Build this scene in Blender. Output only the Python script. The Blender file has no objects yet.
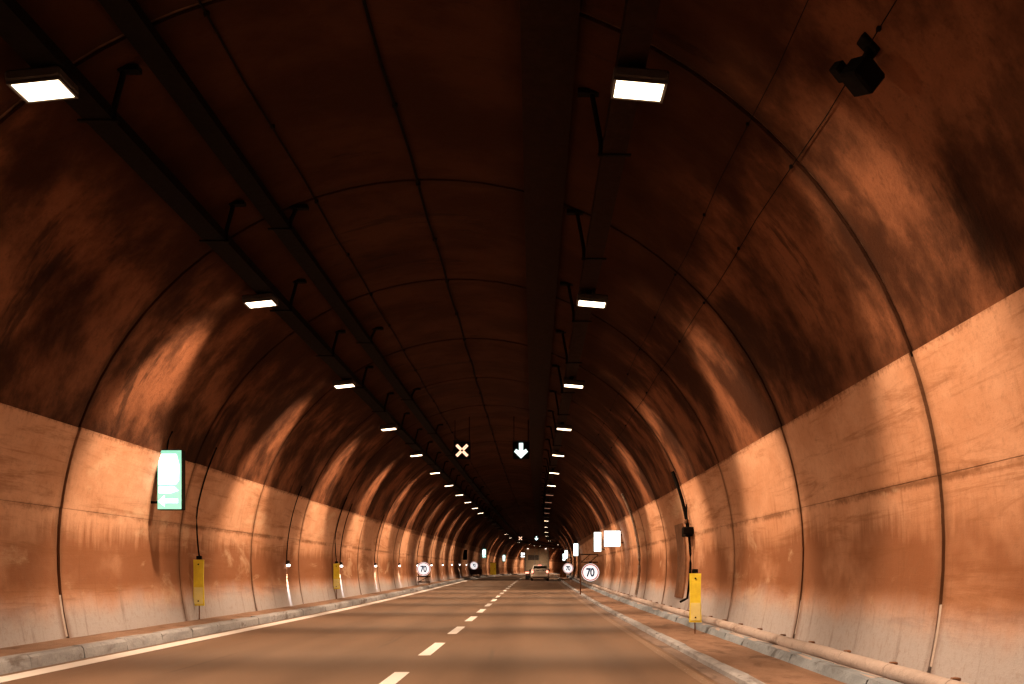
import bpy, math, random
from mathutils import Vector
random.seed(7)
R = math.radians
scene = bpy.context.scene

# ------------------------------------------------------------------ camera
CAMX, CAMZ, FPX = 1.7, 1.35, 1100.0
cam_data = bpy.data.cameras.new('camera')
cam = bpy.data.objects.new('camera', cam_data)
scene.collection.objects.link(cam)
cam.location = (CAMX, 0, CAMZ)
cam.rotation_euler = (R(90), 0, 0)
cam_data.sensor_width = 36.0
cam_data.lens = 36.0 * FPX / 1024.0
cam_data.shift_x = (512 - 533) / 1024.0
cam_data.shift_y = (571 - 342) / 1024.0
cam_data.clip_start = 0.05
cam_data.clip_end = 2000
scene.camera = cam

# ------------------------------------------------------------------ world (night, inside a tunnel)
world = bpy.data.worlds.new('World')
scene.world = world
world.use_nodes = True
wn = world.node_tree.nodes
sky = wn.new('ShaderNodeTexSky')
sky.sky_type = 'NISHITA'
sky.sun_disc = False
sky.sun_elevation = R(2)
world.node_tree.links.new(sky.outputs[0], wn['Background'].inputs['Color'])
wn['Background'].inputs['Strength'].default_value = 0.002

# ------------------------------------------------------------------ exposure, render
vs = scene.view_settings
vs.view_transform = 'Standard'
vs.look = 'None'
vs.exposure = 0.35
vs.gamma = 1.0
scene.render.engine = 'CYCLES'
cy = scene.cycles
cy.use_denoising = True
cy.max_bounces = 5
cy.diffuse_bounces = 3
cy.glossy_bounces = 3
cy.caustics_reflective = False
cy.caustics_refractive = False
cy.sample_clamp_indirect = 4.0
cy.use_light_tree = True

LAMP_POWER = 1780.0
LAMP_COL = (1.0, 0.62, 0.365)

# ------------------------------------------------------------------ path of the tunnel
def sm(a, b, t):
    t = max(0.0, min(1.0, (t - a) / (b - a)))
    return t * t * (3 - 2 * t)
def shift(d):
    s = 0.0
    if d > 50: s += (d - 50) ** 2 / 14000.0
    if d > 190: s += (d - 190) ** 2 / 900.0
    return s
def rise(d):
    return 0.55 * sm(30, 140, d)
def P(x, d, z):
    return (x + shift(d), d, z + rise(d))
RAD, ZC = 6.2, 1.65
def arc_x(z, rad=RAD): return math.sqrt(max(0.0, rad * rad - (z - ZC) ** 2))
def arc_z(x, rad=RAD): return ZC + math.sqrt(max(0.0, rad * rad - x * x))
D0, D1 = -26.0, 318.0
def drange(a, b, st):
    n = max(1, int(math.ceil((b - a) / st)))
    return [a + (b - a) * i / n for i in range(n + 1)]

# ------------------------------------------------------------------ mesh helpers
class MB:
    def __init__(s): s.v, s.f = [], []
    def add(s, vs_, fs):
        o = len(s.v); s.v += [tuple(p) for p in vs_]; s.f += [tuple(i + o for i in f) for f in fs]
    def box(s, c, d, bev=0.0, tilt=None):
        x, y, z = d[0] / 2, d[1] / 2, d[2] / 2
        if bev <= 0:
            pts = [(sx * x, sy * y, sz * z) for sx in (-1, 1) for sy in (-1, 1) for sz in (-1, 1)]
            fs = [(0, 1, 3, 2), (4, 6, 7, 5), (0, 4, 5, 1), (2, 3, 7, 6), (0, 2, 6, 4), (1, 5, 7, 3)]
        else:
            b = bev; pts = []; fs = []
            ring = [(-x + b, -z), (x - b, -z), (x, -z + b), (x, z - b), (x - b, z), (-x + b, z), (-x, z - b), (-x, -z + b)]
            ring2 = [(a * (x - b) / x, e * (z - b) / z) for a, e in ring]
            for yy, rg in ((-y, ring2), (-y + b, ring), (y - b, ring), (y, ring2)):
                pts += [(a, yy, e) for a, e in rg]
            for k in range(3):
                for i in range(8):
                    j = (i + 1) % 8
                    fs.append((k * 8 + i, k * 8 + j, k * 8 + 8 + j, k * 8 + 8 + i))
            fs.append(tuple(range(7, -1, -1))); fs.append(tuple(range(24, 32)))
        if tilt is not None: pts = [tuple(tilt @ Vector(p)) for p in pts]
        s.add([(p[0] + c[0], p[1] + c[1], p[2] + c[2]) for p in pts], fs)
    def tube(s, path, r, n=8, cap=True):
        path = [Vector(p) for p in path]
        rings = []
        for i, p in enumerate(path):
            t = (path[min(i + 1, len(path) - 1)] - path[max(i - 1, 0)]).normalized()
            a = t.cross(Vector((0, 0, 1)))
            if a.length < 1e-3: a = t.cross(Vector((1, 0, 0)))
            a.normalize(); b = t.cross(a)
            rr = r[i] if isinstance(r, (list, tuple)) else r
            rings.append([tuple(p + a * (rr * math.cos(2 * math.pi * k / n)) + b * (rr * math.sin(2 * math.pi * k / n))) for k in range(n)])
        vs_ = [q for rg in rings for q in rg]; fs = []
        for i in range(len(rings) - 1):
            for k in range(n):
                j = (k + 1) % n
                fs.append((i * n + k, i * n + j, (i + 1) * n + j, (i + 1) * n + k))
        if cap:
            fs.append(tuple(range(n - 1, -1, -1))); m = (len(rings) - 1) * n
            fs.append(tuple(range(m, m + n)))
        s.add(vs_, fs)
    def prism(s, poly, y0, y1):            # poly in x,z ; extruded along y
        n = len(poly)
        vs_ = [(p[0], y0, p[1]) for p in poly] + [(p[0], y1, p[1]) for p in poly]
        fs = [tuple(range(n)), tuple(range(2 * n - 1, n - 1, -1))]
        for i in range(n):
            j = (i + 1) % n
            fs.append((i, n + i, n + j, j))
        s.add(vs_, fs)
    def ringprism(s, ro, ri, y0, y1, n=40, c=(0, 0)):
        vs_ = []
        for yy in (y0, y1):
            for rr in (ro, ri):
                vs_ += [(c[0] + rr * math.cos(2 * math.pi * k / n), yy, c[1] + rr * math.sin(2 * math.pi * k / n)) for k in range(n)]
        fs = []
        for k in range(n):
            j = (k + 1) % n
            fs += [(k, j, n + j, n + k), (2 * n + k, 3 * n + k, 3 * n + j, 2 * n + j), (k, 2 * n + k, 2 * n + j, j), (n + k, n + j, 3 * n + j, 3 * n + k)]
        s.add(vs_, fs)
    def sweep(s, prof, ds, closed=True, jit=0.0):   # profile in x,z swept along the tunnel path
        n = len(prof); vs_ = []
        for d in ds:
            for (x, z) in prof:
                vs_.append(P(x + random.uniform(-jit, jit), d, z + random.uniform(-jit, jit)))
        fs = []
        for i in range(len(ds) - 1):
            for k in range(n if closed else n - 1):
                j = (k + 1) % n
                fs.append((i * n + k, (i + 1) * n + k, (i + 1) * n + j, i * n + j))
        if closed:
            fs.append(tuple(range(n))); m = (len(ds) - 1) * n
            fs.append(tuple(range(m + n - 1, m - 1, -1)))
        s.add(vs_, fs)
    def build(s, name, mat, parent=None, smooth=False, recalc=True):
        me = bpy.data.meshes.new(name)
        me.from_pydata(s.v, [], s.f)
        if recalc:
            import bmesh
            bm = bmesh.new(); bm.from_mesh(me)
            bmesh.ops.recalc_face_normals(bm, faces=bm.faces)
            bm.to_mesh(me); bm.free()
        me.materials.append(mat)
        if smooth:
            me.shade_smooth()
            me.set_sharp_from_angle(angle=R(38))
        o = bpy.data.objects.new(name, me)
        scene.collection.objects.link(o)
        if parent is not None: o.parent = parent
        return o

def tag(o, label=None, cat=None, group=None, kind=None):
    if label: o['label'] = label
    if cat: o['category'] = cat
    if group: o['group'] = group
    if kind: o['kind'] = kind
    return o
def thing(name, label, cat, loc, group=None, rz=0.0):
    o = bpy.data.objects.new(name, None)
    o.empty_display_size = 0.2
    scene.collection.objects.link(o)
    o.location = loc; o.rotation_euler = (0, 0, rz)
    return tag(o, label, cat, group)
def link_mesh(name, me, parent):
    o = bpy.data.objects.new(name, me); scene.collection.objects.link(o); o.parent = parent
    return o
def ordinal(n):
    w = ['nearest', 'second', 'third', 'fourth', 'fifth', 'sixth', 'seventh', 'eighth', 'ninth', 'tenth', 'eleventh', 'twelfth',
         'thirteenth', 'fourteenth', 'fifteenth', 'sixteenth', 'seventeenth', 'eighteenth', 'nineteenth', 'twentieth', 'twenty-first',
         'twenty-second', 'twenty-third', 'twenty-fourth', 'twenty-fifth', 'twenty-sixth', 'twenty-seventh', 'twenty-eighth',
         'twenty-ninth', 'thirtieth', 'thirty-first']
    return w[n]

# ------------------------------------------------------------------ materials
class NT:
    def __init__(s, name):
        s.m = bpy.data.materials.new(name); s.m.use_nodes = True
        s.t = s.m.node_tree; s.n = s.t.nodes; s.l = s.t.links
        s.b = s.n['Principled BSDF']
    def new(s, t, **kw):
        n = s.n.new(t)
        for k, v in kw.items(): setattr(n, k, v)
        return n
    def link(s, a, b): s.l.new(a, b)
    def setin(s, n, k, v):
        if hasattr(v, 'links') or isinstance(v, bpy.types.NodeSocket): s.l.new(v, n.inputs[k])
        else: n.inputs[k].default_value = v
    def math(s, op, a, b=0.0, c=0.0, clamp=False):
        n = s.new('ShaderNodeMath', operation=op, use_clamp=clamp)
        s.setin(n, 0, a); s.setin(n, 1, b); s.setin(n, 2, c)
        return n.outputs[0]
    def pos(s, scale=(1, 1, 1)):
        if not hasattr(s, 'g'): s.g = s.new('ShaderNodeNewGeometry')
        mp = s.new('ShaderNodeMapping'); s.link(s.g.outputs['Position'], mp.inputs[0]); mp.inputs['Scale'].default_value = scale
        return mp.outputs[0]
    def noise(s, vec, scale=1.0, detail=5.0, rough=0.6, dist=0.0):
        n = s.new('ShaderNodeTexNoise'); s.link(vec, n.inputs['Vector'])
        n.inputs['Scale'].default_value = scale; n.inputs['Detail'].default_value = detail
        n.inputs['Roughness'].default_value = rough; n.inputs['Distortion'].default_value = dist
        return n.outputs[0]
    def step(s, v, a, b, lo=0.0, hi=1.0):
        n = s.new('ShaderNodeMapRange', interpolation_type='SMOOTHSTEP')
        s.setin(n, 0, v); n.inputs[1].default_value = a; n.inputs[2].default_value = b
        n.inputs[3].default_value = lo; n.inputs[4].default_value = hi
        return n.outputs[0]
    def mix(s, f, a, b, mode='MIX'):
        n = s.new('ShaderNodeMix', data_type='RGBA', blend_type=mode)
        for i, v in ((0, f), (6, a), (7, b)):
            if isinstance(v, bpy.types.NodeSocket): s.l.new(v, n.inputs[i])
            elif i == 0: n.inputs[0].default_value = v
            else: n.inputs[i].default_value = (*v, 1)
        return n.outputs[2]
    def bump(s, h, strength=0.3, dist=0.02):
        n = s.new('ShaderNodeBump'); n.inputs['Strength'].default_value = strength; n.inputs['Distance'].default_value = dist
        s.link(h, n.inputs['Height']); s.link(n.outputs[0], s.b.inputs['Normal'])
    def out(s, col=None, rough=None, metal=None, spec=None):
        if col is not None: s.setin(s.b, 'Base Color', col if isinstance(col, bpy.types.NodeSocket) else (*col, 1))
        if rough is not None: s.setin(s.b, 'Roughness', rough)
        if metal is not None: s.setin(s.b, 'Metallic', metal)
        if spec is not None: s.setin(s.b, 'Specular IOR Level', spec)
        return s.m

M = {}
def plain(name, col, rough=0.6, metal=0.0, var=0.25, scale=6.0):
    t = NT(name)
    f = t.step(t.noise(t.pos(), scale, 5), 0.3, 0.7)
    c = t.mix(f, tuple(k * (1 - var) for k in col), tuple(min(1, k * (1 + var * 0.6)) for k in col))
    M[name] = t.out(c, t.step(t.noise(t.pos(), scale * 2.3, 4), 0.3, 0.7, max(0.05, rough - 0.1), min(1, rough + 0.1)), metal, 0.05 if rough > 0.9 else 0.4)
    return M[name]
def emit(name, col, strength, base=None):
    t = NT(name)
    f = t.noise(t.pos(), 5.0, 3)
    c = t.mix(t.step(f, 0.3, 0.7), tuple(k * 0.93 for k in col), col)
    t.setin(t.b, 'Base Color', (*(base or col), 1))
    t.link(c, t.b.inputs['Emission Color']); t.b.inputs['Emission Strength'].default_value = strength
    t.b.inputs['Roughness'].default_value = 0.4
    M[name] = t.m
    return t.m

# water-borne grime that has seeped out along the ring joints
def joint_grime(t, c, col, amt):
    sp = t.new('ShaderNodeSeparateXYZ'); t.link(t.g.outputs['Position'], sp.inputs[0])
    u = t.math('FRACT', t.math('DIVIDE', t.math('SUBTRACT', sp.outputs[1], 18.3 - 6.25 * 40.5), 6.25))
    dist = t.math('MULTIPLY', t.math('ABSOLUTE', t.math('SUBTRACT', u, 0.5)), 6.25)
    dist = t.math('ADD', dist, t.math('MULTIPLY', t.math('SUBTRACT', t.noise(t.pos((0.8, 1.5, 0.8)), 1.0, 5), 0.45), 0.55))
    return t.mix(t.step(dist, 0.30, 0.02, 0.0, amt), c, col)
# painted lower wall
t = NT('painted_wall'); g = t.pos()
sep = t.new('ShaderNodeSeparateXYZ'); t.link(t.g.outputs['Position'], sep.inputs[0]); Z = sep.outputs[2]
big = t.noise(t.pos((0.5, 0.30, 0.6)), 1.0, 9, 0.70)
streak = t.noise(t.pos((2.2, 3.2, 0.25)), 1.0, 8, 0.68, 0.3)
smear = t.noise(t.pos((0.8, 0.22, 3.2)), 1.0, 9, 0.72, 0.5)
fine = t.noise(t.pos(), 9.0, 8, 0.75)
grit = t.noise(t.pos((1, 0.5, 1)), 38.0, 4, 0.8)
c = t.mix(t.step(big, 0.38, 0.62), (0.58, 0.350, 0.235), (0.47, 0.255, 0.155))
band_h = t.math('ADD', Z, t.math('MULTIPLY', t.math('SUBTRACT', t.math('ADD', t.math('MULTIPLY', streak, 0.5), t.math('MULTIPLY', big, 0.5)), 0.5), 2.2))
band = t.math('MULTIPLY', t.step(band_h, 2.25, 1.75), t.step(Z, 0.7, 1.2))
band = t.math('MULTIPLY', band, t.step(t.noise(t.pos((0.5, 0.17, 0.25)), 1.0, 5, 0.6), 0.33, 0.50))
c = t.mix(t.math('MULTIPLY', band, 0.85), c, (0.215, 0.088, 0.042))
seam = t.math('ABSOLUTE', t.math('SUBTRACT', t.math('ADD', Z, t.math('MULTIPLY', t.math('SUBTRACT', fine, 0.5), 0.16)), 2.37))
c = t.mix(t.math('MULTIPLY', t.step(seam, 0.09, 0.0), t.step(big, 0.42, 0.56, 0.0, 0.75)), c, (0.13, 0.06, 0.03))
c = t.mix(t.math('MULTIPLY', t.step(smear, 0.50, 0.66), 0.62), c, (0.235, 0.105, 0.050))
drip = t.math('MULTIPLY', t.step(streak, 0.57, 0.72), t.step(Z, 3.9, 2.2, 0.3, 0.8))
c = t.mix(t.math('MULTIPLY', drip, 0.55), c, (0.19, 0.09, 0.045))
pale = t.noise(t.pos((0.7, 0.25, 0.9)), 1.3, 7, 0.66, 0.6)
c = t.mix(t.step(pale, 0.56, 0.68, 0, 0.45), c, (0.62, 0.47, 0.33))      # bleached lime bloom
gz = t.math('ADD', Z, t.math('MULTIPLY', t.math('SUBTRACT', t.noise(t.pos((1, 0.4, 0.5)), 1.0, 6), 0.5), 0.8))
c = t.mix(t.math('MULTIPLY', t.step(gz, 1.1, 0.45), 0.92), c, (0.43, 0.45, 0.50))   # white headlight light on the wall foot, put into the colour
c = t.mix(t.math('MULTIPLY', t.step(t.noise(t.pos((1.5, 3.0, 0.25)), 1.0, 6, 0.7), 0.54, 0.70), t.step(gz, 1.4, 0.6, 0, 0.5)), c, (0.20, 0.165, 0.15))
c = t.mix(t.step(fine, 0.48, 0.72, 0, 0.32), c, (0.22, 0.125, 0.075))
c = t.mix(t.step(grit, 0.52, 0.75, 0, 0.28), c, (0.15, 0.085, 0.05))
chip = t.noise(t.pos((1.2, 0.5, 2.4)), 2.1, 6, 0.75)
c = t.mix(t.step(chip, 0.69, 0.73, 0, 0.8), c, (0.10, 0.05, 0.03))               # chips and scrapes
edge = t.math('ADD', Z, t.math('MULTIPLY', t.math('SUBTRACT', t.math('ADD', t.math('MULTIPLY', fine, 0.6), t.math('MULTIPLY', smear, 0.4)), 0.5), 0.55))
c = t.mix(t.step(edge, 3.66, 3.80, 0, 0.8), c, (0.10, 0.043, 0.022))            # soot smudged over the edge of the paint
c = joint_grime(t, c, (0.16, 0.085, 0.05), 0.65)
t.bump(t.math('ADD', t.math('MULTIPLY', fine, 0.6), t.math('ADD', t.math('MULTIPLY', smear, 0.8), t.math('MULTIPLY', grit, 0.25))), 0.5, 0.02)
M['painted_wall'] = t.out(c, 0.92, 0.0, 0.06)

# sooty upper lining
t = NT('sooty_concrete'); g = t.pos()
big = t.noise(t.pos((0.55, 0.55, 0.55)), 1.0, 8, 0.60, 0.1)
st = t.noise(t.pos((1.0, 1.3, 0.8)), 1.0, 8, 0.66, 0.1)
fine = t.noise(t.pos(), 7.0, 8, 0.75)
grit = t.noise(t.pos(), 30.0, 4, 0.8)
c = t.mix(t.step(big, 0.36, 0.62), (0.200, 0.084, 0.044), (0.040, 0.0155, 0.008))
c = t.mix(t.math('MULTIPLY', t.step(st, 0.50, 0.66), 0.55), c, (0.030, 0.013, 0.008))
sep = t.new('ShaderNodeSeparateXYZ'); t.link(t.g.outputs['Position'], sep.inputs[0])
crown = t.math('ADD', sep.outputs[2], t.math('MULTIPLY', t.math('SUBTRACT', big, 0.5), 3.0))
c = t.mix(t.step(crown, 5.3, 6.6, 0.0, 0.85), c, (0.030, 0.011, 0.0055))   # darker towards the crown
leak = t.noise(t.pos((0.25, 0.9, 0.25)), 1.2, 6, 0.7, 0.2)
c = t.mix(t.step(leak, 0.58, 0.68, 0, 0.7), c, (0.018, 0.009, 0.006))
c = t.mix(t.step(fine, 0.5, 0.70, 0, 0.4), c, (0.04, 0.017, 0.009))
c = t.mix(t.step(grit, 0.52, 0.75, 0, 0.35), c, (0.03, 0.013, 0.008))
c = joint_grime(t, c, (0.030, 0.014, 0.009), 0.8)
t.bump(t.math('ADD', t.math('ADD', fine, t.math('MULTIPLY', grit, 0.4)), st), 0.6, 0.03)
M['sooty_concrete'] = t.out(c, 0.97, 0.0, 0.05)

# asphalt
t = NT('asphalt'); g = t.pos()
sep = t.new('ShaderNodeSeparateXYZ'); t.link(t.g.outputs['Position'], sep.inputs[0]); X = sep.outputs[0]
grain = t.noise(t.pos(), 60.0, 3, 0.7)
patch = t.noise(t.pos((1, 0.12, 1)), 0.9, 6, 0.6)
c = t.mix(t.step(patch, 0.3, 0.7), (0.140, 0.094, 0.066), (0.195, 0.132, 0.093))
trk = t.math('ABSOLUTE', t.math('SUBTRACT', t.math('ABSOLUTE', t.math('SUBTRACT', t.math('ABSOLUTE', X), 2.0)), 0.85))
c = t.mix(t.step(trk, 0.45, 0.1, 0.0, 0.35), c, (0.095, 0.062, 0.044))
c = t.mix(t.step(grain, 0.45, 0.72, 0.0, 0.5), c, (0.22, 0.17, 0.14))
c = t.mix(t.step(t.noise(t.pos((2.2, 0.08, 1)), 1.0, 4), 0.62, 0.72, 0, 0.5), c, (0.06, 0.048, 0.04))
t.bump(grain, 0.4, 0.006)
M['asphalt'] = t.out(c, t.step(patch, 0.3, 0.7, 0.50, 0.66), 0.0, 0.4)

# concrete of kerbs and walkways
def concrete(name, a, b, dirt):
    t = NT(name)
    n1 = t.noise(t.pos((1, 0.35, 1)), 2.2, 8, 0.68); n2 = t.noise(t.pos(), 14.0, 6, 0.7)
    c = t.mix(t.step(n1, 0.35, 0.65), a, b)
    c = t.mix(t.step(t.noise(t.pos((1.5, 0.5, 1.5)), 1.3, 7, 0.7, 0.5), 0.52, 0.66, 0, 0.8), c, dirt)
    c = t.mix(t.step(n2, 0.5, 0.75, 0, 0.4), c, dirt)
    t.bump(t.math('ADD', n2, n1), 0.6, 0.03)
    M[name] = t.out(c, 0.85, 0.0, 0.25)
concrete('walkway_concrete', (0.30, 0.205, 0.155), (0.22, 0.145, 0.105), (0.12, 0.075, 0.055))
concrete('kerb_concrete', (0.40, 0.44, 0.50), (0.28, 0.31, 0.36), (0.13, 0.115, 0.11))
concrete('plinth_concrete', (0.32, 0.40, 0.50), (0.22, 0.28, 0.35), (0.09, 0.10, 0.11))
concrete('plinth_cap', (0.52, 0.48, 0.48), (0.42, 0.38, 0.38), (0.2, 0.15, 0.13))
concrete('gutter_concrete', (0.25, 0.20, 0.18), (0.18, 0.145, 0.13), (0.10, 0.08, 0.07))
concrete('mortar', (0.55, 0.50, 0.48), (0.48, 0.44, 0.42), (0.4, 0.35, 0.33))
plain('joint_dark', (0.13, 0.07, 0.042), 0.9, var=0.5)
# road paint with wear
def paint(name, worn):
    t = NT(name)
    n1 = t.noise(t.pos((6, 2, 1)), 4.0, 7, 0.75)
    c = t.mix(t.step(n1, worn, worn + 0.14), (0.82, 0.86, 0.90), (0.22, 0.16, 0.12))
    M[name] = t.out(c, 0.55)
paint('road_paint', 0.68); paint('worn_paint', 0.29)
plain('tray_metal', (0.006, 0.004, 0.003), 0.95)
plain('duct_metal', (0.016, 0.007, 0.004), 0.95)
plain('cable_black', (0.005, 0.004, 0.0035), 0.95)
plain('black_metal', (0.007, 0.006, 0.005), 0.92)
plain('housing_grey', (0.035, 0.028, 0.024), 0.7)
plain('galvanised', (0.52, 0.50, 0.48), 0.35, 0.8)
plain('rust_brown', (0.20, 0.10, 0.055), 0.8)
plain('yellow_plastic', (0.95, 0.83, 0.07), 0.45, var=0.12)
plain('reflector_yellow', (0.98, 0.94, 0.38), 0.35, var=0.06)  # paler yellow with headlight brightness put into the colour
plain('dark_red', (0.07, 0.018, 0.012), 0.6)
plain('orange_panel', (0.80, 0.32, 0.05), 0.5)
plain('car_silver', (0.86, 0.84, 0.80), 0.3, 0.15, var=0.05)
plain('car_glass', (0.02, 0.018, 0.016), 0.12)
plain('rubber', (0.02, 0.02, 0.02), 0.8)
plain('dark_plastic', (0.03, 0.028, 0.027), 0.5)
plain('wheel_metal', (0.4, 0.4, 0.4), 0.35, 0.8)
plain('plate_white', (0.75, 0.75, 0.70), 0.5, var=0.05)
plain('truck_box', (0.58, 0.40, 0.25), 0.55, var=0.15)
plain('truck_dark', (0.12, 0.085, 0.065), 0.6)
plain('truck_frame', (0.30, 0.22, 0.16), 0.5)
plain('sign_back', (0.22, 0.21, 0.20), 0.5, 0.5)
plain('lens_off', (0.16, 0.10, 0.06), 0.4)
emit('lamp_lens', (1.0, 0.78, 0.52), 7.0)
emit('lens_dim', (1.0, 0.45, 0.28), 0.45)
emit('led_white', (1.0, 0.95, 0.88), 9.0)
emit('sign_green', (0.24, 0.72, 0.60), 0.62)
emit('sign_white', (0.86, 1.0, 0.95), 2.4)
emit('box_white', (1.0, 0.99, 0.95), 2.6)
emit('box_ring', (0.98, 0.86, 0.74), 0.93)
emit('disc_white', (0.97, 0.95, 0.94), 0.95)  # sign faces made to glow, standing in for headlight light on them
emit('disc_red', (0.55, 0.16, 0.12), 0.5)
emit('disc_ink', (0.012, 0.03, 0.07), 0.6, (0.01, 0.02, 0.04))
emit('signal_red', (1.0, 0.60, 0.40), 1.25)
emit('signal_green', (0.78, 1.0, 0.97), 1.35)
emit('tail_red', (1.0, 0.25, 0.16), 3.2)
emit('tail_white', (1.0, 0.80, 0.7), 2.2)

# ------------------------------------------------------------------ tunnel shell and lining
prof = []
for i in range(97):
    a = R(-16) + (R(212)) * i / 96
    prof.append(((RAD + 0.058) * math.cos(a), ZC + (RAD + 0.058) * math.sin(a)))
mb = MB(); mb.sweep(prof, drange(D0, D1, 4.0), closed=False)
tunnel = mb.build('tunnel', M['joint_dark'], smooth=True)
tag(tunnel, kind='structure', label='arched concrete road tunnel with dark vault and pale painted lower walls')

JOINT0, RING = 18.3, 6.25
def shell_piece(name, a0, a1, na, d0, d1, rad, depth, mat):
    ds = drange(d0, d1, 3.2); vs_ = []; fs = []; n = na + 1
    for rr in (rad, rad + depth):
        for d in ds:
            for i in range(n):
                a = a0 + (a1 - a0) * i / na
                vs_.append(P(rr * math.cos(a), d, ZC + rr * math.sin(a)))
    m = len(ds)
    for k in range(m - 1):
        for i in range(n - 1):
            fs.append((k * n + i, k * n + i + 1, (k + 1) * n + i + 1, (k + 1) * n + i))
    o2 = m * n
    rim = [i for i in range(n)] + [k * n + n - 1 for k in range(1, m)] + [(m - 1) * n + i for i in range(n - 2, -1, -1)] + [k * n for k in range(m - 2, 0, -1)]
    for q in range(len(rim)):
        w = rim[(q + 1) % len(rim)]
        fs.append((rim[q], w, w + o2, rim[q] + o2))
    b = MB(); b.add(vs_, fs)
    return b.build(name, mat, tunnel, smooth=True)
def ang(z): return math.asin((z - ZC) / RAD)
GAP = 0.05
kmin, kmax = -7, 56
for k in range(kmin, kmax):
    d0 = JOINT0 + RING * k + GAP; d1 = JOINT0 + RING * (k + 1) - GAP
    if d1 > D1: break
    jr = random.uniform(-0.006, 0.006)
    shell_piece('lining_ring', ang(3.70), math.pi - ang(3.70), 34, d0, d1, RAD + 0.012 + jr, 0.038, M['sooty_concrete'])
    for side in (0, 1):
        for (z0, z1, dz) in ((0.0, 2.398, 0.0), (2.404, 3.75 + random.uniform(-0.02, 0.02), 0.004)):
            a0, a1 = ang(z0), ang(z1)
            if side: a0, a1 = math.pi - a0, math.pi - a1
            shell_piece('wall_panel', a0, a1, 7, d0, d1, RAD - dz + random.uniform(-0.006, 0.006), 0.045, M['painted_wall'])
# pale mortar patches at the foot of the nearest joints
for (side, d, z0, z1) in ((-1, 18.3, 0.26, 0.95), (1, 18.3, 0.30, 0.86), (1, 12.05, 0.30, 0.98), (1, 24.55, 0.35, 0.8)):
    mb = MB(); pr = []
    for i in range(6):
        z = z0 + (z1 - z0) * i / 5
        pr.append((side * (arc_x(z) + 0.012), z))
    pr += [(x + side * 0.07, z) for x, z in reversed(pr)]
    mb.sweep(pr, [d - 0.06, d + 0.06])
    mb.build('mortar_patch', M['mortar'], tunnel)

# ------------------------------------------------------------------ road
mb = MB(); ds = drange(D0, D1, 4.0)
mb.sweep([(-5.4 + 9.7 * i / 10, 0.0) for i in range(11)], ds, closed=False)
road = mb.build('road', M['asphalt']); tag(road, kind='structure', label='two-lane asphalt road through the tunnel')
def strip(name, x0, x1, ds, z, mat, parent):
    b = MB(); b.sweep([(x0, z), (x1, z)], ds, closed=False)
    return b.build(name, mat, parent)
tag(strip('edge_line', -5.08, -4.72, drange(2, D1, 4), 0.004, M['road_paint'], road), label='wide white edge line beside the left kerb')
tag(strip('edge_line', 3.72, 3.86, drange(2, D1, 4), 0.004, M['worn_paint'], road), label='faint worn edge line on the right')
strip('gutter', 3.92, 4.16, drange(2, D1, 4), 0.005, M['gutter_concrete'], road)
for k in range(-3, 46):
    dc = 19.1 + 6.0 * k
    strip('lane_dash', -0.14, 0.06, [dc - 1.55, dc, dc + 1.55], 0.004, M['road_paint'], road)

# ------------------------------------------------------------------ pavements with kerbs
mb = MB(); mb.sweep([(-5.40, -0.05), (-5.40, 0.185), (-6.10, 0.235), (-6.10, -0.05)], drange(D0, D1, 1.0), jit=0.006)
pave_l = mb.build('pavement', M['walkway_concrete']); tag(pave_l, kind='structure', label='narrow raised pavement along the left wall')
mb = MB(); mb.sweep([(4.27, -0.05), (4.27, 0.062), (5.42, 0.072), (5.42, -0.05)], drange(D0, D1, 1.0), jit=0.005)
pave_r = mb.build('pavement', M['walkway_concrete']); tag(pave_r, kind='structure', label='dusty low pavement along the right wall')
def kerb(prof, d, L, parent, name, mat, jit):
    b = MB(); b.sweep([(x + random.uniform(-0.008, 0.008), z) for x, z in prof], [d + 0.012, d + L / 2, d + L - 0.012], jit=jit)
    return b.build(name, mat, parent)
for k in range(80):
    d = 0.8 + 1.8 * k
    kerb([(-5.22, -0.05), (-5.24, 0.15), (-5.28, 0.195), (-5.44, 0.20), (-5.44, -0.05)], d, 1.8, pave_l, 'kerb_stone', M['kerb_concrete'], 0.010)
    kerb([(4.16, -0.05), (4.18, 0.06), (4.21, 0.082), (4.32, 0.086), (4.32, -0.05)], d, 1.8, pave_r, 'kerb_stone', M['kerb_concrete'], 0.010)
d = 0.8 + 1.8 * 80
for pr, par in (([(-5.22, -0.05), (-5.24, 0.15), (-5.28, 0.195), (-5.44, 0.20), (-5.44, -0.05)], pave_l), ([(4.16, -0.05), (4.18, 0.06), (4.21, 0.082), (4.32, 0.086), (4.32, -0.05)], pave_r)):
    b = MB(); b.sweep(pr, drange(d, D1, 4)); tag(b.build('kerb', M['kerb_concrete'], par), kind='stuff')
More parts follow.
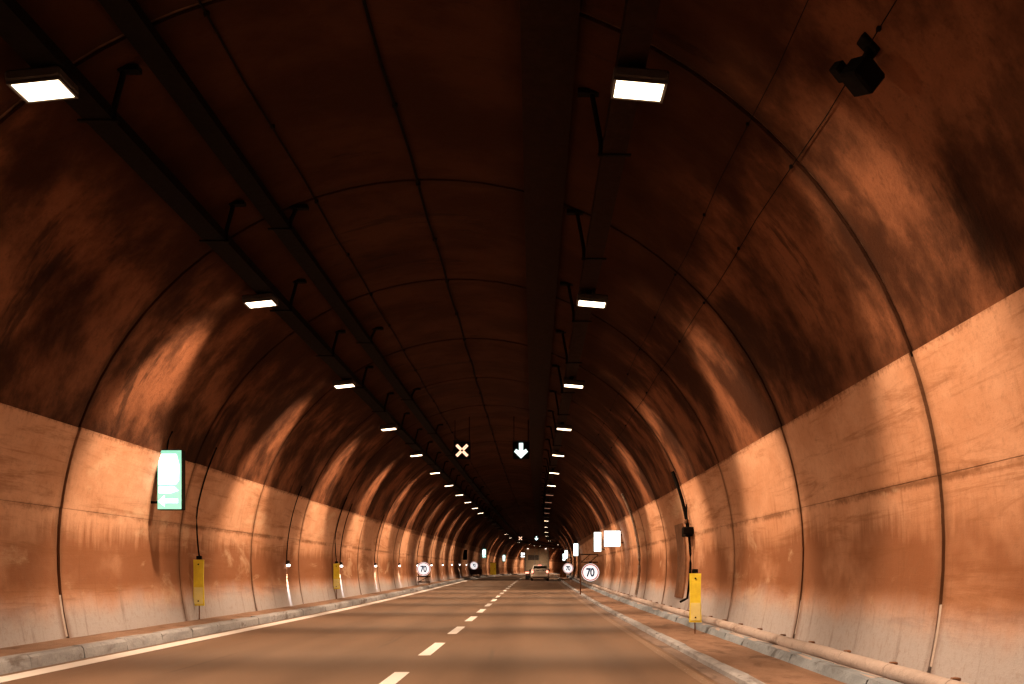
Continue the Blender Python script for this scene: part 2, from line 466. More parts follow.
# low plinth at the foot of the right wall
b = MB(); b.sweep([(5.44, -0.05), (5.46, 0.16), (6.10, 0.165), (6.10, -0.05)], drange(D0, D1, 4))
plinth = b.build('wall_plinth', M['plinth_concrete'])
tag(plinth, kind='structure', label='low grey concrete plinth at the foot of the right wall')
for k in range(66):
    d = 1.4 + 1.75 * k
    kerb([(5.25, 0.02), (5.32, 0.185), (5.45, 0.20), (5.45, 0.02)], d, 1.75, plinth, 'plinth_block', M['plinth_concrete'], 0.012)
    kerb([(5.345, 0.165), (5.35, 0.18), (5.39, 0.192), (5.46, 0.196), (5.80, 0.192), (5.95, 0.19), (5.99, 0.15), (5.40, 0.15)], d, 1.75, plinth, 'capping', M['plinth_cap'], 0.004)
    b = MB(); b.tube([P(5.56, d - 0.04, 0.265), P(5.56, d + 0.04, 0.265)], 0.090, 14); b.build('collar', M['plinth_cap'], plinth, smooth=True)
    b = MB(); b.box(P(5.60, d, 0.352), (0.08, 0.07, 0.03), 0.008); b.build('clamp', M['rust_brown'], plinth)
    b = MB(); b.tube([P(5.56 + random.uniform(-0.006, 0.006), d + 0.004, 0.262), P(5.56, d + 0.87, 0.268 + random.uniform(-0.006, 0.006)), P(5.56, d + 1.746, 0.265)], 0.085, 14); b.build('pipe_length', M['plinth_cap'], plinth, smooth=True)
b = MB(); b.sweep([(5.25, 0.02), (5.32, 0.185), (5.45, 0.215), (5.99, 0.205), (5.99, 0.02)], drange(1.4 + 1.75 * 66, D1, 4))
tag(b.build('plinth_run', M['plinth_concrete'], plinth), kind='stuff')

# ------------------------------------------------------------------ cable trays and cables under the vault
def tray(label, x, z, w, h, mat, hang_step, dmax_h, hang_from=8.0):
    root = thing('cable_tray', label, 'cable tray', P(x, 0, z), 'cable trays under the vault')
    o = Vector(P(x, 0, z))
    def loc(bm): bm.v = [(p[0] - o.x, p[1] - o.y, p[2] - o.z) for p in bm.v]; return bm
    b = MB(); b.sweep([(x - w / 2, z + h), (x - w / 2, z), (x + w / 2, z), (x + w / 2, z + h), (x + w / 2 - 0.012, z + h), (x + w / 2 - 0.012, z + 0.012), (x - w / 2 + 0.012, z + 0.012), (x - w / 2 + 0.012, z + h)], drange(D0, 300, 4))
    loc(b).build('trough', mat, root)
    b = MB()
    for q in range(3): b.tube([P(x - w * 0.28 + q * w * 0.27, d, z + 0.04) for d in drange(D0, 300, 5)], 0.022, 6)
    loc(b).build('cable_bundle', M['cable_black'], root)
    d = hang_from
    while d < dmax_h:
        b = MB()
        sx = 1 if x < 0 else -1
        x2 = x + sx * (w / 2 + 0.02)
        top = arc_z(x2)
        b.tube([P(x2, d, z - 0.03), P(x2, d, z + h + 0.02), P(x2 + sx * 0.12, d, arc_z(x2 + sx * 0.12) + 0.03)], 0.034, 6)
        b.box(P(x2 + sx * 0.14, d, arc_z(x2 + sx * 0.14) - 0.01), (0.30, 0.14, 0.06))
        b.box(P(x, d, z - 0.012), (w + 0.12, 0.06, 0.022))
        loc(b).build('hanger', M['black_metal'], root)
        d += hang_step
    return root
tray('dark cable tray above the left row of lamps', -3.28, 6.52, 0.34, 0.14, M['tray_metal'], 4.6, 130)
tray('dark cable tray between the crown and the left row of lamps', -2.52, 7.08, 0.30, 0.12, M['tray_metal'], 9.2, 120, 9.2)
tray('cable tray carrying the right row of lamps', 2.72, 6.58, 0.30, 0.13, M['duct_metal'], 4.6, 120, 9.2)
# flat duct on the right of the crown
b = MB(); b.sweep([(1.56, 7.40), (2.20, 7.34), (2.20, 7.60), (1.56, 7.70)], drange(D0, 300, 4))
duct = b.build('ceiling_duct', M['duct_metal']); tag(duct, 'long flat dark duct fixed along the vault right of the crown', 'duct')
def ceil_cable(x, r, label):
    b = MB(); pts = []
    for i, d in enumerate(drange(D0, 230, 1.6)):
        pts.append(P(x + 0.02 * math.sin(i * 1.7), d, arc_z(x) - 0.015 - 0.02 * abs(math.sin(i * 0.9))))
    b.tube(pts, r, 6)
    root = b.build('ceiling_cable', M['cable_black'])
    tag(root, label, 'cable', 'cables along the vault')
    for k in range(28):
        d = 6 + 3.1 * k
        c = MB(); c.box(P(x, d, arc_z(x) - 0.015), (0.02 + r * 2.4, 0.04, 0.02 + r * 2)); c.build('clip', M['black_metal'], root)
ceil_cable(-0.22, 0.022, 'thin black cable clipped along the crown of the vault')
ceil_cable(-1.92, 0.016, 'thin black cable left of the crown cable')
ceil_cable(4.08, 0.005, 'thin black cable on the right haunch, nearer the right lamps')
ceil_cable(4.56, 0.006, 'thin black cable low on the right haunch, passing a black box')

# ------------------------------------------------------------------ ceiling lamps
ld = bpy.data.lights.new('lamp_beam', 'POINT')
ld.energy = LAMP_POWER; ld.color = LAMP_COL; ld.shadow_soft_size = 0.16
ld.use_nodes = True
ln, ll = ld.node_tree.nodes, ld.node_tree.links
em = ln['Emission']
tc = ln.new('ShaderNodeTexCoord'); sx = ln.new('ShaderNodeSeparateXYZ'); ll.new(tc.outputs['Normal'], sx.inputs[0])
def lm(op, a, b=0.0):
    n = ln.new('ShaderNodeMath'); n.operation = op
    for i, v in enumerate((a, b)):
        if isinstance(v, bpy.types.NodeSocket): ll.new(v, n.inputs[i])
        else: n.inputs[i].default_value = v
    return n.outputs[0]
def ls(v, a, b, lo, hi):
    n = ln.new('ShaderNodeMapRange'); n.interpolation_type = 'SMOOTHSTEP'; ll.new(v, n.inputs[0])
    for i, q in enumerate((a, b, lo, hi)): n.inputs[i + 1].default_value = q
    return n.outputs[0]
DOWN = -1.0     # photometric curve of the luminaire: wide across the road, cut off along it
ay = lm('ABSOLUTE', sx.outputs[1])
soft = ls(ay, 0.34, 0.72, 1.0, 0.07)      # towards the road
hard = ls(ay, 0.34, 0.52, 1.0, 0.05)      # towards the walls
wdn = ls(lm('MULTIPLY', sx.outputs[2], DOWN), 0.55, 0.80, 0.0, 1.0)
beam = lm('ADD', lm('MULTIPLY', soft, wdn), lm('MULTIPLY', hard, lm('SUBTRACT', 1.0, wdn)))
lobe = ls(lm('MULTIPLY', sx.outputs[2], DOWN), 0.0, 0.78, 0.006, 1.0)
side = ls(lm('MULTIPLY', sx.outputs[2], DOWN), 0.35, 0.95, 1.0, 0.95)
ll.new(lm('MULTIPLY', lm('MULTIPLY', beam, lobe), side), em.inputs['Strength'])

def lamp_meshes():
    b = MB(); b.box((0, 0, 0.075), (0.57, 0.50, 0.12), 0.025); hs = b
    b2 = MB(); b2.box((0, 0, 0.006), (0.49, 0.42, 0.016), 0.006)
    b3 = MB()
    b3.ringprism(0.0, 0.0, 0, 0, 3) if False else None
    for (cx, cyy, sx_, sy_) in ((0, -0.223, 0.55, 0.024), (0, 0.223, 0.55, 0.024), (-0.262, 0, 0.024, 0.42), (0.262, 0, 0.024, 0.42)):
        b3.box((cx, cyy, 0.006), (sx_, sy_, 0.03))
    return hs, b2, b3
LAMP_Z, LAMP_D, LAMP_S = 6.35, 11.45, 9.15
tmp = []
hs, l2, l3 = lamp_meshes()
m_house = hs.build('housing', M['housing_grey'], None); m_frame = l3.build('frame', M['housing_grey'], None); m_lens = l2.build('lens', M['lamp_lens'], None)
me_house, me_frame, me_lens = m_house.data, m_frame.data, m_lens.data
me_dim = me_lens.copy(); me_dim.materials[0] = M['lens_dim']
me_off = me_lens.copy(); me_off.materials[0] = M['lens_off']
for o in (m_house, m_frame, m_lens): bpy.data.objects.remove(o)
def lamp(row, n):
    d = LAMP_D + LAMP_S * n
    x = -3.40 if row == 'left' else 2.80
    state = 'lit'
    if row == 'left' and 11 <= n <= 16: state = 'off'
    if row == 'left' and n > 17 and n not in (19, 22, 24, 25, 26, 27, 28, 29): state = 'off'
    if row == 'right' and n in (7, 8, 9, 10): state = 'dim'
    if row == 'right' and n > 10 and n not in (12, 14, 16, 18, 21, 24, 25, 26, 27, 28, 29): state = 'off'
    if n < 0: lab = 'warm white square ceiling lamp of the %s row overhead, %s' % (row, 'just before the frame' if n == -1 else 'behind the viewpoint')
    else:
        desc = {'lit': 'glowing warm white ceiling lamp', 'off': 'unlit ceiling lamp', 'dim': 'dim reddish ceiling lamp'}[state]
        lab = '%s, %s of the %s row%s' % (desc, ordinal(n), row, ' from the camera' if n else '')
    px = P(x, d, LAMP_Z)
    t = thing('ceiling_lamp', lab, 'lamp', px, 'ceiling lamps in two rows')
    t.rotation_euler = (0, R(-6 if row == 'left' else 5), 0)
    link_mesh('housing', me_house, t); link_mesh('frame', me_frame, t)
    link_mesh('lens', {'lit': me_lens, 'off': me_off, 'dim': me_dim}[state], t)
    tx = (-3.28 if row == 'left' else 2.72) - x
    b = MB(); b.box((tx, 0, 0.175), (0.10, 0.30, 0.12)); b.build('bracket', M['black_metal'], t)
    if state == 'lit':
        lo = bpy.data.objects.new('lamp_beam', ld); scene.collection.objects.link(lo)
        lo.parent = t; lo.location = (0, 0, -0.19)
for n in range(-2, 30):
    lamp('left', n); lamp('right', n)

# ------------------------------------------------------------------ lane signals
def signal(x, d, z, kind, label):
    p = P(x, d, z)
    t = thing('lane_signal', label, 'lane signal', p, 'lane signals under the vault')
    b = MB(); b.box((0, 0.10, 0), (0.70, 0.16, 0.72), 0.03); b.build('housing', M['black_metal'], t)
    b = MB(); b.box((0, -0.05, 0.38), (0.74, 0.28, 0.02)); b.build('visor', M['black_metal'], t)
    b = MB()
    if kind == 'cross':
        w, L = 0.075, 0.29
        for sgn in (1, -1):
            ux, uz = math.cos(R(45)), sgn * math.sin(R(45)); vx, vz = -uz, ux
            for e in (1, -1):
                a0, a1 = 0.045, L * 1.12
                poly = [(e * ux * a + vx * q, e * uz * a + vz * q) for a, q in ((a0, -w / 1.3), (a1, -w / 1.3), (a1, w / 1.3), (a0, w / 1.3))]
                b.prism(poly, -0.012 - (0.002 if sgn > 0 else 0), 0.021)
        b.build('light_cross', M['signal_red'], t)
    else:
        poly = [(-0.085, 0.31), (0.085, 0.31), (0.085, -0.02), (0.20, 0.06), (0.285, -0.05), (0.0, -0.33), (-0.285, -0.05), (-0.20, 0.06), (-0.085, -0.02)]
        b.prism(poly, -0.012, 0.021); b.build('light_arrow', M['signal_green'], t)
    for sx_ in (-0.3, 0.3):
        b = MB(); b.tube([(sx_, 0.1, 0.34), (sx_, 0.1, arc_z(x + sx_) - z + 0.03)], 0.014, 8); b.build('hanger', M['black_metal'], t)
signal(-1.27, 46, 6.36, 'cross', 'lit orange-white cross over the left lane, the near pair')
signal(1.20, 46, 6.36, 'arrow', 'lit white down arrow over the right lane, the near pair')
signal(-1.27, 170, 5.85, 'cross', 'small distant lit pinkish cross above the truck')
signal(1.20, 170, 5.85, 'arrow', 'small distant lit down arrow above the truck')

# ------------------------------------------------------------------ emergency exit light boxes
def exit_sign(side, d, label, z=3.2, small=1.0):
    x = side * 5.67
    p = P(x, d, z)
    t = thing('exit_sign', label, 'exit sign', p, 'lit emergency exit signs on the walls')
    W, H = (0.51 if side < 0 else 0.46), 1.22
    b = MB(); b.box((0, 0.12, 0), (W, 0.22, H), 0.015); b.build('light_box', M['black_metal'], t)
    b = MB(); b.box((0, 0.0, 0), (W - 0.03, 0.012, H - 0.03)); b.build('green_face', M['sign_green' if side < 0 else 'sign_white'], t)
    b = MB()
    # doorway with running figure, arrow below
    b.prism([(-0.21, 0.52), (0.14, 0.52), (0.20, 0.30), (0.19, -0.02), (0.12, -0.10), (-0.21, -0.10)], -0.012, -0.007)
    b.prism([(-0.21, -0.14), (0.10, -0.14), (0.18, -0.22), (0.04, -0.27), (-0.21, -0.27)], -0.012, -0.007)
    b.prism([(-0.22, -0.44), (-0.10, -0.32), (-0.10, -0.39), (0.17, -0.39), (0.17, -0.47), (-0.10, -0.47), (-0.10, -0.54)], -0.012, -0.007)
    b.build('white_pictogram', M['sign_white'], t)
    wx = arc_x(z) + 0.06
    for zz in (-0.45, 0.45):
        ax = side * (arc_x(z + zz) + 0.05) - x
        b = MB(); b.box(((ax + side * W / 2 * 0.9) / 2, 0.14, zz), (abs(ax - side * W / 2 * 0.9), 0.05, 0.05)); b.build('wall_bracket', M['black_metal'], t)
    b = MB(); b.tube([(side * 0.1, 0.14, H / 2 - 0.01), (side * 0.06, 0.14, H / 2 + 0.25), (side * (arc_x(z + 1.0) + 0.0) - x, 0.14, 1.0)], 0.016, 6); b.build('power_cable', M['cable_black'], t)
exit_sign(-1, 22.3, 'tall green and white lit exit sign on the left wall')
exit_sign(1, 68, 'tall narrow white lit sign beside the square lit sign', z=3.0)
exit_sign(1, 108, 'tall narrow white lit sign, second along the right wall', z=3.0)
exit_sign(1, 160, 'small distant white lit sign, third along the right wall')
exit_sign(1, 192, 'tiny distant white lit sign nearest the truck on the right')
exit_sign(-1, 150, 'tiny white lit sign above the second left speed sign')
exit_sign(-1, 205, 'tiniest white lit sign at the far end of the left wall')

# square lit sign
p = P(5.56, 53.6, 2.86)
t = thing('lit_square_sign', 'bright white square lit sign with faint ring on the right wall', 'lit sign', p)
b = MB(); b.box((0, 0.13, 0), (0.82, 0.22, 0.80), 0.02); b.build('light_box', M['black_metal'], t)
b = MB(); b.box((0, 0.012, 0), (0.78, 0.012, 0.76)); b.build('face', M['box_white'], t)
b = MB(); b.ringprism(0.30, 0.275, -0.004, 0.003); b.build('faint_ring', M['box_ring'], t)
b = MB(); b.box((0.52, 0.15, 0.2), (0.30, 0.05, 0.05)); b.build('wall_bracket', M['black_metal'], t)
b = MB(); b.box((0.52, 0.15, -0.2), (0.30, 0.05, 0.05)); b.build('wall_bracket', M['black_metal'], t)

# distant lit panel over the left lane
p = P(-2.7, 215, 3.95)
t = thing('overhead_lit_panel', 'small distant white lit panel left of the truck', 'lit sign', p)
b = MB(); b.box((0, 0.1, 0), (1.5, 0.2, 1.1), 0.03); b.build('housing', M['black_metal'], t)
for (cx, cz, w, h) in ((-0.42, 0.18, 0.26, 0.5), (0.22, 0.22, 0.7, 0.34), (0.0, -0.32, 1.2, 0.2)):
    b = MB(); b.box((cx, -0.008, cz), (w, 0.014, h)); b.build('lit_field', M['box_white'], t)
for sx_ in (-0.6, 0.6):
    b = MB(); b.tube([(sx_, 0.1, 0.5), (sx_, 0.1, arc_z(-2.7 + sx_) - 3.95 + 0.04)], 0.04, 6); b.build('hanger', M['black_metal'], t)

# ------------------------------------------------------------------ speed limit signs
def text_mesh(s, size, depth):
    cu = bpy.data.curves.new('digits', 'FONT'); cu.body = s; cu.size = size; cu.align_x = 'CENTER'; cu.align_y = 'CENTER'; cu.extrude = depth; cu.offset = 0.018
    cu.resolution_u = 6; cu.space_character = 0.92
    o = bpy.data.objects.new('digits_tmp', cu); scene.collection.objects.link(o)
    dg = bpy.context.evaluated_depsgraph_get()
    me = bpy.data.meshes.new_from_object(o.evaluated_get(dg))
    bpy.data.objects.remove(o)
    xs = [v.co.x for v in me.vertices]; ys = [v.co.y for v in me.vertices]
    mx, my = (min(xs) + max(xs)) / 2, (min(ys) + max(ys)) / 2
    for v in me.vertices: v.co = ((v.co.x - mx) * 0.92, -v.co.z, (v.co.y - my) * 1.2)
    me.materials.clear(); me.materials.append(M['disc_ink'])
    return me
DIG = text_mesh('70', 0.49, 0.004)
def speed_sign(x, d, z, ground, style, label):
    p = P(x, d, ground)
    t = thing('speed_limit_sign', label, 'road sign', p, 'round 70 speed limit signs')
    h = z - ground
    def disc(r, y0, y1, name, mat, n=44):
        b = MB(); b.prism([(r * math.cos(2 * math.pi * k / n), h + r * math.sin(2 * math.pi * k / n)) for k in range(n)], y0, y1); return b.build(name, mat, t)
    disc(0.455, 0.006, 0.06, 'back_plate', M['sign_back'])
    disc(0.445, -0.004, 0.005, 'face', M['disc_white'])
    b = MB(); b.ringprism(0.425, 0.365, -0.010, -0.005, 44, (0, h)); b.build('red_ring', M['disc_red'], t)
    o = link_mesh('digits', DIG, t); o.location = (0, -0.010, h)
    if style == 'stand':
        for sx_ in (-0.36, 0.36):
            b = MB(); b.tube([(sx_, 0.10, 0.0), (sx_ * 0.9, 0.10, h + 0.1)], 0.025, 8); b.build('post', M['rust_brown'], t)
        for zz in (0.22, h - 0.5):
            b = MB(); b.box((0, 0.13, zz), (0.86, 0.04, 0.07)); b.build('crossbar', M['black_metal'], t)
        b = MB(); b.tube([(-0.34, 0.17, 0.24), (0.34, 0.17, h - 0.5)], 0.018, 6); b.build('brace', M['black_metal'], t)
    else:
        b = MB(); b.tube([(-0.50, 0.12, 0.0), (-0.50, 0.12, h + 0.95)], 0.035, 8); b.build('post', M['rust_brown'], t)
        for zz in (0.52, 0.92):
            b = MB(); b.box((-0.05, 0.12, h + zz), (0.90, 0.04, 0.05)); b.build('crossbar', M['black_metal'], t)
        for q in (-0.45, 0.0):
            b = MB(); b.tube([(q, 0.12, h + 0.54), (q + 0.42, 0.12, h + 0.90)], 0.018, 6); b.build('brace', M['black_metal'], t)
        b = MB(); b.box((0, 0.09, h + 0.48), (0.14, 0.06, 0.16), 0.01); b.build('clamp', M['black_metal'], t)
        b = MB(); b.box((-0.25, 0.12, h), (0.5, 0.03, 0.05)); b.build('arm', M['black_metal'], t)
speed_sign(-5.60, 73, 1.30, 0.21, 'stand', 'round 70 speed limit sign on a stand by the left kerb')
speed_sign(4.62, 56, 1.20, 0.08, 'post', 'round 70 speed limit sign on the right pavement, below lit signs')
speed_sign(-5.60, 128, 1.45, 0.21, 'stand', 'distant small 70 sign far along the left wall')
dist_sign = [o for o in scene.objects if o.name.startswith('speed_limit_sign')][-1]
b = MB(); b.box((0.15, 0.3, 0.55), (1.5, 0.05, 0.62), 0.02); b.build('board', M['dark_red'], dist_sign)
b = MB(); b.box((-0.3, 0.27, 0.2), (0.06, 0.05, 0.5)); b.box((0.7, 0.27, 0.2), (0.06, 0.05, 0.5)); b.build('board_stand', M['black_metal'], dist_sign)
speed_sign(4.66, 98, 1.22, 0.08, 'post', 'distant small 70 sign on the right, near the silver car')

# ------------------------------------------------------------------ yellow marker panels
def marker(x, d, z0, ground, side, label, h=1.0, w=0.24):
    p = P(x, d, ground)
    t = thing('marker_panel', label, 'marker panel', p, 'yellow marker panels along the walls')
    pr = []
    b = MB(); k = 8; a = []
    for i in range(k + 1):
        u = i / k; ww = w / 2 * (1 - 0.10 * math.sin(math.pi * u) + 0.08 * (1 - u))
        a.append((ww, z0 - ground + h * u))
    poly = a + [(-q, zz) for q, zz in reversed(a)]
    b.prism(poly, -0.02, 0.03); b.build('panel', M['yellow_plastic'], t)
    b = MB(); b.box((0, -0.024, z0 - ground + h * 0.22), (w * 0.86, 0.008, h * 0.36)); b.build('reflector', M['reflector_yellow'], t)  # added strip, paints the headlight-lit lower part of the panel
    b = MB()
    for q in (0.1, 0.9): b.box((0, -0.026, z0 - ground + h * q), (0.03, 0.012, 0.03))
    b.build('bolt', M['black_metal'], t)
    b = MB(); b.tube([(0, 0.05, -0.02), (0, 0.05, z0 - ground + h + 0.06)], 0.014, 8); b.build('post', M['rust_brown'], t)
    b = MB(); b.box((0, 0.04, z0 - ground + h + 0.05), (0.12, 0.08, 0.08), 0.01); b.build('cap', M['black_metal'], t)
    if side > 0: return
    b = MB(); path = [(0, 0.05, z0 - ground + h + 0.07)]
    zz = z0 + h + 0.2
    while zz < 4.4:
        path.append((side * (arc_x(zz) - 0.03 - 0.13 * max(0, 1 - (zz - z0 - h - 0.2) / 0.9)) - x, 0.05, zz - ground)); zz += 0.2
    b.tube(path, 0.018, 6); b.build('cable', M['cable_black'], t)
marker(-6.02, 25.4, 0.55, 0.22, -1, 'yellow panel on a thin post by the left wall, the nearer one', h=1.06)
marker(-6.02, 43.2, 0.62, 0.22, -1, 'yellow panel by the left wall, the farther one near small lights')
marker(5.02, 22.5, 0.30, 0.08, 1, 'tall yellow panel standing at the foot of the right wall', h=1.0, w=0.235)
# distant yellow and orange call cabinets
def cabinet(x, d, w, h, z0, mat, label):
    p = P(x, d, z0)
    t = thing('call_cabinet', label, 'cabinet', p, 'distant emergency cabinets')
    b = MB(); b.box((0, 0.2, h / 2), (w, 0.4, h), 0.03); b.build('body', M[mat], t)
    b = MB(); b.box((0, -0.012, h * 0.5), (w * 0.8, 0.022, h * 0.8), 0.005); b.build('door', M[mat], t)
    b = MB(); b.box((0, 0.2, h + 0.04), (w + 0.1, 0.5, 0.07), 0.01); b.build('roof', M['rust_brown'], t)
    b = MB(); b.box((w * 0.3, -0.035, h * 0.5), (0.05, 0.03, 0.16)); b.build('handle', M['black_metal'], t)
cabinet(-5.62, 172, 0.9, 1.9, 0.2, 'yellow_plastic', 'distant yellow cabinet against the left wall')
cabinet(4.85, 132, 0.75, 1.0, 0.07, 'orange_panel', 'distant orange cabinet on the right pavement')
# dark box on the left wall
p = P(-5.92, 118, 2.1)
t = thing('wall_box', 'dark box hung on the left wall above the small lights', 'wall box', p)
b = MB(); b.box((0, 0.2, 0.5), (0.42, 0.5, 1.1), 0.03); b.build('body', M['black_metal'], t)
b = MB(); b.box((0, -0.07, 0.5), (0.34, 0.02, 0.9), 0.005); b.build('lid', M['tray_metal'], t)

# ------------------------------------------------------------------ small white wall lights on the left
sd = bpy.data.lights.new('marker_beam', 'SPOT'); sd.energy = 330; sd.color = (1.0, 0.93, 0.86); sd.spot_size = R(30); sd.spot_blend = 0.9; sd.shadow_soft_size = 0.02
for k in range(10):
    d = 35.2 + 9.75 * k
    z = 1.57
    x = -arc_x(z) + 0.0
    p = P(x, d, z)
    t = thing('wall_light', 'small white downward wall light on the left wall, %s' % (ordinal(k) + (' from the camera' if k else ' to the camera')), 'wall light', p, 'small wall lights in a row on the left wall')
    b = MB(); b.box((0.05, 0, 0.05), (0.12, 0.14, 0.13), 0.02); b.build('housing', M['housing_grey'], t)
    b = MB(); b.box((0.075, 0, -0.045), (0.09, 0.11, 0.075), 0.02); b.build('lens', M['led_white'], t)
    b = MB(); path = []
    zz = z + 0.10
    while zz < 4.2:
        path.append((-(arc_x(zz) - 0.02) - x, 0, zz - z)); zz += 0.3
    b.tube(path, 0.016, 6); b.build('cable', M['cable_black'], t)
    lo = bpy.data.objects.new('marker_beam', sd); scene.collection.objects.link(lo); lo.parent = t
    lo.location = (0.10, 0, -0.10); lo.rotation_euler = (0, R(7), 0)

# ------------------------------------------------------------------ equipment on the right wall
z = 2.45; d = 31.0; p = P(arc_x(z), d, z)
t = thing('junction_box', 'dark junction box with cables on the right wall above the yellow panel', 'junction box', p)
b = MB(); b.box((-0.10, 0, 0.0), (0.22, 0.75, 0.26), 0.02); b.build('body', M['black_metal'], t)
b = MB(); b.box((-0.16, -0.55, 0.02), (0.30, 0.28, 0.20), 0.02); b.build('lamp_head', M['black_metal'], t)
b = MB(); b.box((-0.08, 0.1, 0.30), (0.20, 0.30, 0.10), 0.01); b.build('bracket', M['rust_brown'], t)
b = MB(); b.tube([(arc_x(2.35 - 0.25 * i) - arc_x(z) - 0.05, 0.1, -0.12 - 0.25 * i) for i in range(8)] + [(-0.16, 0.2, -1.92), (-0.22, 0.5, -1.98)], 0.035, 8); b.build('down_pipe', M['black_metal'], t)
b = MB(); b.tube([(arc_x(z + 0.1 + 0.2 * i) - arc_x(z) - 0.05, 0.15 - 0.02 * i, 0.1 + 0.2 * i) for i in range(9)], 0.05, 8); b.build('up_pipe', M['black_metal'], t)
b = MB(); b.tube([(-0.16, -0.5, 0.1), (-0.2, -0.52, 0.75)], 0.02, 6); b.build('aerial', M['black_metal'], t)
prof_ = []
b = MB(); pr = []
for i in range(8):
    zz = 0.55 + 2.2 * i / 7
    pr.append((arc_x(zz) - 0.05, zz))
pr += [(x + 0.08, zz) for x, zz in reversed(pr)]
b.sweep(pr, [32.2, 33.9]); tag(b.build('wall_cover', M['rust_brown']), 'flat brown cover strip on the right wall beside the junction box', 'wall cover')
# galvanised conduit following the arch
b = MB(); b.tube([P(arc_x(0.3 + 0.25 * i) - 0.05, 46.0, 0.3 + 0.25 * i) for i in range(18)], 0.06, 8)
tag(b.build('conduit', M['galvanised'], smooth=True), 'pale metal conduit curving up the right wall near the square sign', 'conduit')
# black box under the right haunch
xx = 4.57; d = 9.4; zz = arc_z(xx)
p = P(xx, d, zz)
t = thing('ceiling_box', 'black box on a bracket high on the right haunch', 'ceiling box', p)
from mathutils import Matrix
rot = Matrix.Rotation(R(38), 3, 'Y') @ Matrix.Rotation(R(25), 3, 'Z')
b = MB(); b.box((-0.06, 0, -0.26), (0.26, 0.26, 0.21), 0.02, rot); b.build('body', M['black_metal'], t)
b = MB(); b.tube([(0.02, 0.0, 0.05), (-0.03, 0, -0.2)], 0.04, 8); b.build('arm', M['black_metal'], t)
b = MB(); b.box((0.0, 0, 0.0), (0.2, 0.16, 0.06), 0.01, Matrix.Rotation(R(46), 3, 'Y')); b.build('base_plate', M['black_metal'], t)
b = MB(); b.box((-0.20, 0.14, -0.16), (0.16, 0.12, 0.10), 0.01, rot); b.build('connector', M['black_metal'], t)

# ------------------------------------------------------------------ vehicles
def wheel(parent, x, y, r, w):
    side = 1 if x > 0 else -1
    b = MB(); b.tube([(x - w / 2, y, r), (x - w / 2 + 0.03, y, r), (x + w / 2 - 0.03, y, r), (x + w / 2, y, r)], [r * 0.92, r, r, r * 0.92], 20)
    o = b.build('wheel', M['rubber'], parent, smooth=True)
    b = MB(); b.tube([(x + side * (w / 2 - 0.01), y, r), (x + side * (w / 2 + 0.012), y, r)], r * 0.62, 16); b.build('rim', M['wheel_metal'], o)
def loft(b, secs):
    n = len(secs[0]); vs_ = [p for s in secs for p in s]; fs = []
    for i in range(len(secs) - 1):
        for k in range(n):
            j = (k + 1) % n
            fs.append((i * n + k, i * n + j, (i + 1) * n + j, (i + 1) * n + k))
    fs.append(tuple(range(n))); m = (len(secs) - 1) * n; fs.append(tuple(range(m, m + n)))
    b.add(vs_, fs)
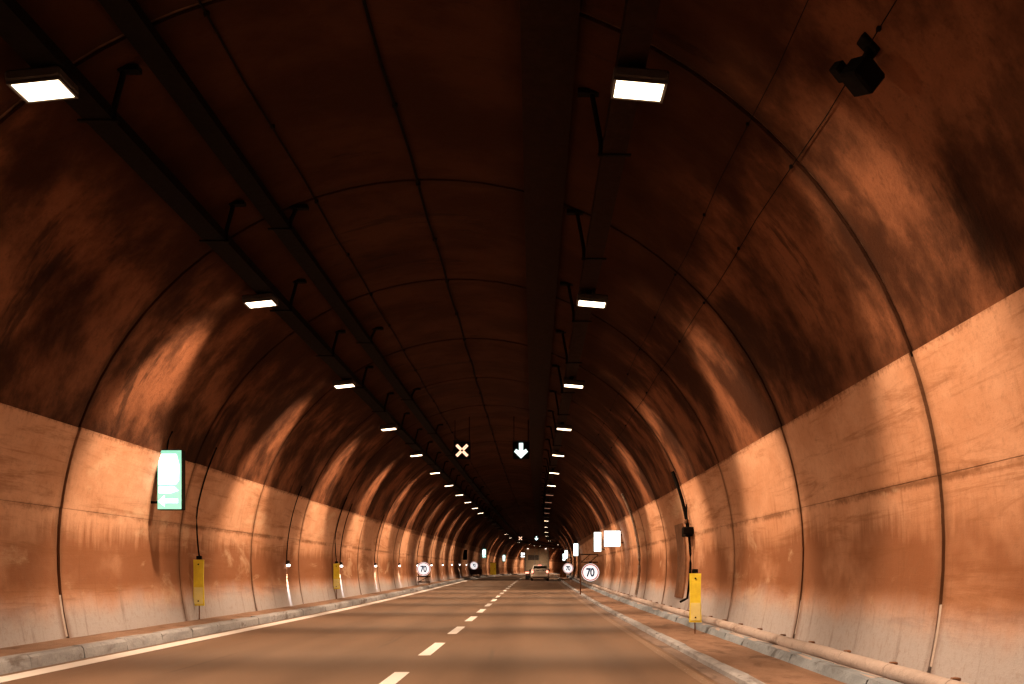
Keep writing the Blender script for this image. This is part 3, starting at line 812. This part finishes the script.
def car(x, d, label):
    t = thing('car', label, 'car', P(x, d, 0.0))
    def sec(y, zb, zt, wb, wm, wt):
        h = zt - zb
        R_ = [(wb * 0.9, zb), (wb, zb + 0.08), (wm, zb + h * 0.45), (wm * 0.985, zb + h * 0.72), (wt, zt - 0.03), (wt * 0.92, zt)]
        return [(a, y, z) for a, z in R_] + [(-a, y, z) for a, z in reversed(R_)]
    b = MB()
    loft(b, [sec(0.0, 0.42, 0.92, 0.74, 0.80, 0.74), sec(0.10, 0.30, 1.00, 0.80, 0.86, 0.80), sec(0.5, 0.24, 1.02, 0.83, 0.88, 0.83), sec(1.6, 0.22, 1.0, 0.83, 0.885, 0.83),
             sec(2.8, 0.22, 0.98, 0.83, 0.885, 0.82), sec(3.5, 0.24, 0.90, 0.82, 0.87, 0.76), sec(4.0, 0.28, 0.78, 0.76, 0.82, 0.68), sec(4.2, 0.36, 0.66, 0.66, 0.72, 0.58)])
    b.build('body', M['car_silver'], t, smooth=True)
    def gsec(y, zt, wt, zb=0.96, wb=0.80):
        R_ = [(wb, zb), (wb - (wb - wt) * 0.5, zb + (zt - zb) * 0.55), (wt, zt - 0.06), (wt * 0.86, zt)]
        return [(a, y, z) for a, z in R_] + [(-a, y, z) for a, z in reversed(R_)]
    b = MB(); loft(b, [gsec(0.10, 1.08, 0.74), gsec(0.42, 1.46, 0.62), gsec(0.9, 1.52, 0.62), gsec(1.8, 1.54, 0.62), gsec(2.4, 1.46, 0.60), gsec(3.2, 1.0, 0.72)])
    b.build('cabin', M['car_silver'], t, smooth=True)
    # rear window lies on the slanted tailgate
    b = MB(); b.add([(-0.66, 0.06, 1.00), (0.66, 0.06, 1.00), (0.55, 0.34, 1.42), (-0.55, 0.34, 1.42), (-0.66, 0.15, 1.00), (0.66, 0.15, 1.00), (0.55, 0.46, 1.42), (-0.55, 0.46, 1.42)],
                    [(0, 1, 2, 3), (7, 6, 5, 4), (0, 4, 5, 1), (1, 5, 6, 2), (2, 6, 7, 3), (3, 7, 4, 0)])
    b.build('rear_window', M['car_glass'], t)
    b = MB(); b.box((0, 0.02, 0.46), (1.62, 0.22, 0.22), 0.05); b.build('bumper', M['car_silver'], t)
    b = MB(); b.box((0, 0.06, 0.32), (1.4, 0.2, 0.1), 0.03); b.build('bumper_skirt', M['dark_plastic'], t)
    b = MB(); b.box((0, -0.012, 0.74), (0.52, 0.02, 0.12)); b.build('number_plate', M['plate_white'], t)
    for s in (-1, 1):
        b = MB(); b.box((s * 0.70, 0.03, 0.86), (0.20, 0.10, 0.24), 0.03); b.build('tail_light', M['tail_red'], t)
        b = MB(); b.box((s * 0.92, 2.35, 1.02), (0.2, 0.1, 0.13), 0.03); b.build('wing_mirror', M['dark_plastic'], t)
        b = MB(); b.add([(s * 0.80, 0.6, 1.02), (s * 0.80, 2.7, 1.02), (s * 0.675, 2.2, 1.42), (s * 0.675, 0.8, 1.42), (s * 0.76, 0.6, 1.02), (s * 0.76, 2.7, 1.02), (s * 0.64, 2.2, 1.42), (s * 0.64, 0.8, 1.42)],
                        [(0, 1, 2, 3), (7, 6, 5, 4), (0, 4, 5, 1), (1, 5, 6, 2), (2, 6, 7, 3), (3, 7, 4, 0)]); b.build('side_window', M['car_glass'], t)
        for y in (0.72, 3.3): wheel(t, s * 0.76, y, 0.32, 0.21)
    hd = bpy.data.lights.new('headlight_beam', 'SPOT'); hd.energy = 60; hd.color = (1.0, 0.8, 0.58); hd.spot_size = R(75); hd.spot_blend = 0.8; hd.shadow_soft_size = 0.06
    for s in (-1, 1):
        b = MB(); b.box((s * 0.58, 4.10, 0.62), (0.26, 0.16, 0.14), 0.03); b.build('headlight', M['tail_white'], t)
        lo = bpy.data.objects.new('headlight_beam', hd); scene.collection.objects.link(lo); lo.parent = t
        lo.location = (s * 0.58, 4.30, 0.62); lo.rotation_euler = (R(98), 0, 0)
    b = MB(); b.box((0, 0.40, 1.50), (0.3, 0.05, 0.03)); b.build('brake_light', M['tail_red'], t)
car(2.14, 104, 'silver hatchback with red tail lights following the box truck')

t = thing('box_truck', 'pale box truck driving ahead of the silver hatchback', 'truck', P(1.82, 111, 0.0))
b = MB(); b.box((0, 3.0, 2.02), (2.44, 5.9, 2.35), 0.05); b.build('cargo_box', M['truck_box'], t)
b = MB()
for s in (-1, 1): b.box((s * 1.17, 0.02, 2.0), (0.12, 0.07, 2.4))
for zz in (0.86, 3.16): b.box((0, 0.022, zz), (2.22, 0.066, 0.12))
b.build('rear_frame', M['truck_frame'], t)
for s in (-1, 1):
    b = MB(); b.box((s * 0.555, 0.03, 2.0), (1.06, 0.05, 2.14), 0.01); dr = b.build('rear_door', M['truck_box'], t)
    b = MB(); b.tube([(s * 0.2, -0.02, 0.95), (s * 0.2, -0.02, 3.05)], 0.022, 6); b.build('lock_bar', M['galvanised'], dr)
    b = MB(); b.box((s * 0.98, -0.02, 0.72), (0.36, 0.08, 0.16), 0.02); b.build('tail_light', M['tail_red'], t)
    b = MB(); b.box((s * 0.9, -0.04, 3.14), (0.14, 0.06, 0.06)); b.build('marker_lamp', M['tail_white'], t)
    b = MB(); b.box((s * 0.9, 1.05, 0.36), (0.5, 0.02, 0.5)); b.build('mud_flap', M['rubber'], t)
    for y in (1.6, 6.9): wheel(t, s * 0.98, y, 0.46, 0.34)
b = MB(); b.box((-0.35, 0.0, 2.25), (1.1, 0.012, 0.5), 0.003); b.build('dark_panel', M['truck_dark'], t)
b = MB(); b.box((0, 3.6, 0.72), (0.9, 7.0, 0.22)); b.build('chassis', M['black_metal'], t)
b = MB(); b.box((0, 0.05, 0.48), (2.2, 0.1, 0.12), 0.02); b.build('underrun_bar', M['truck_dark'], t)
b = MB(); b.box((0, 7.0, 1.5), (2.2, 1.7, 1.9), 0.12); b.build('cab', M['truck_box'], t)
b = MB(); b.box((0.2, -0.04, 0.66), (0.5, 0.02, 0.11)); b.build('number_plate', M['plate_white'], t)
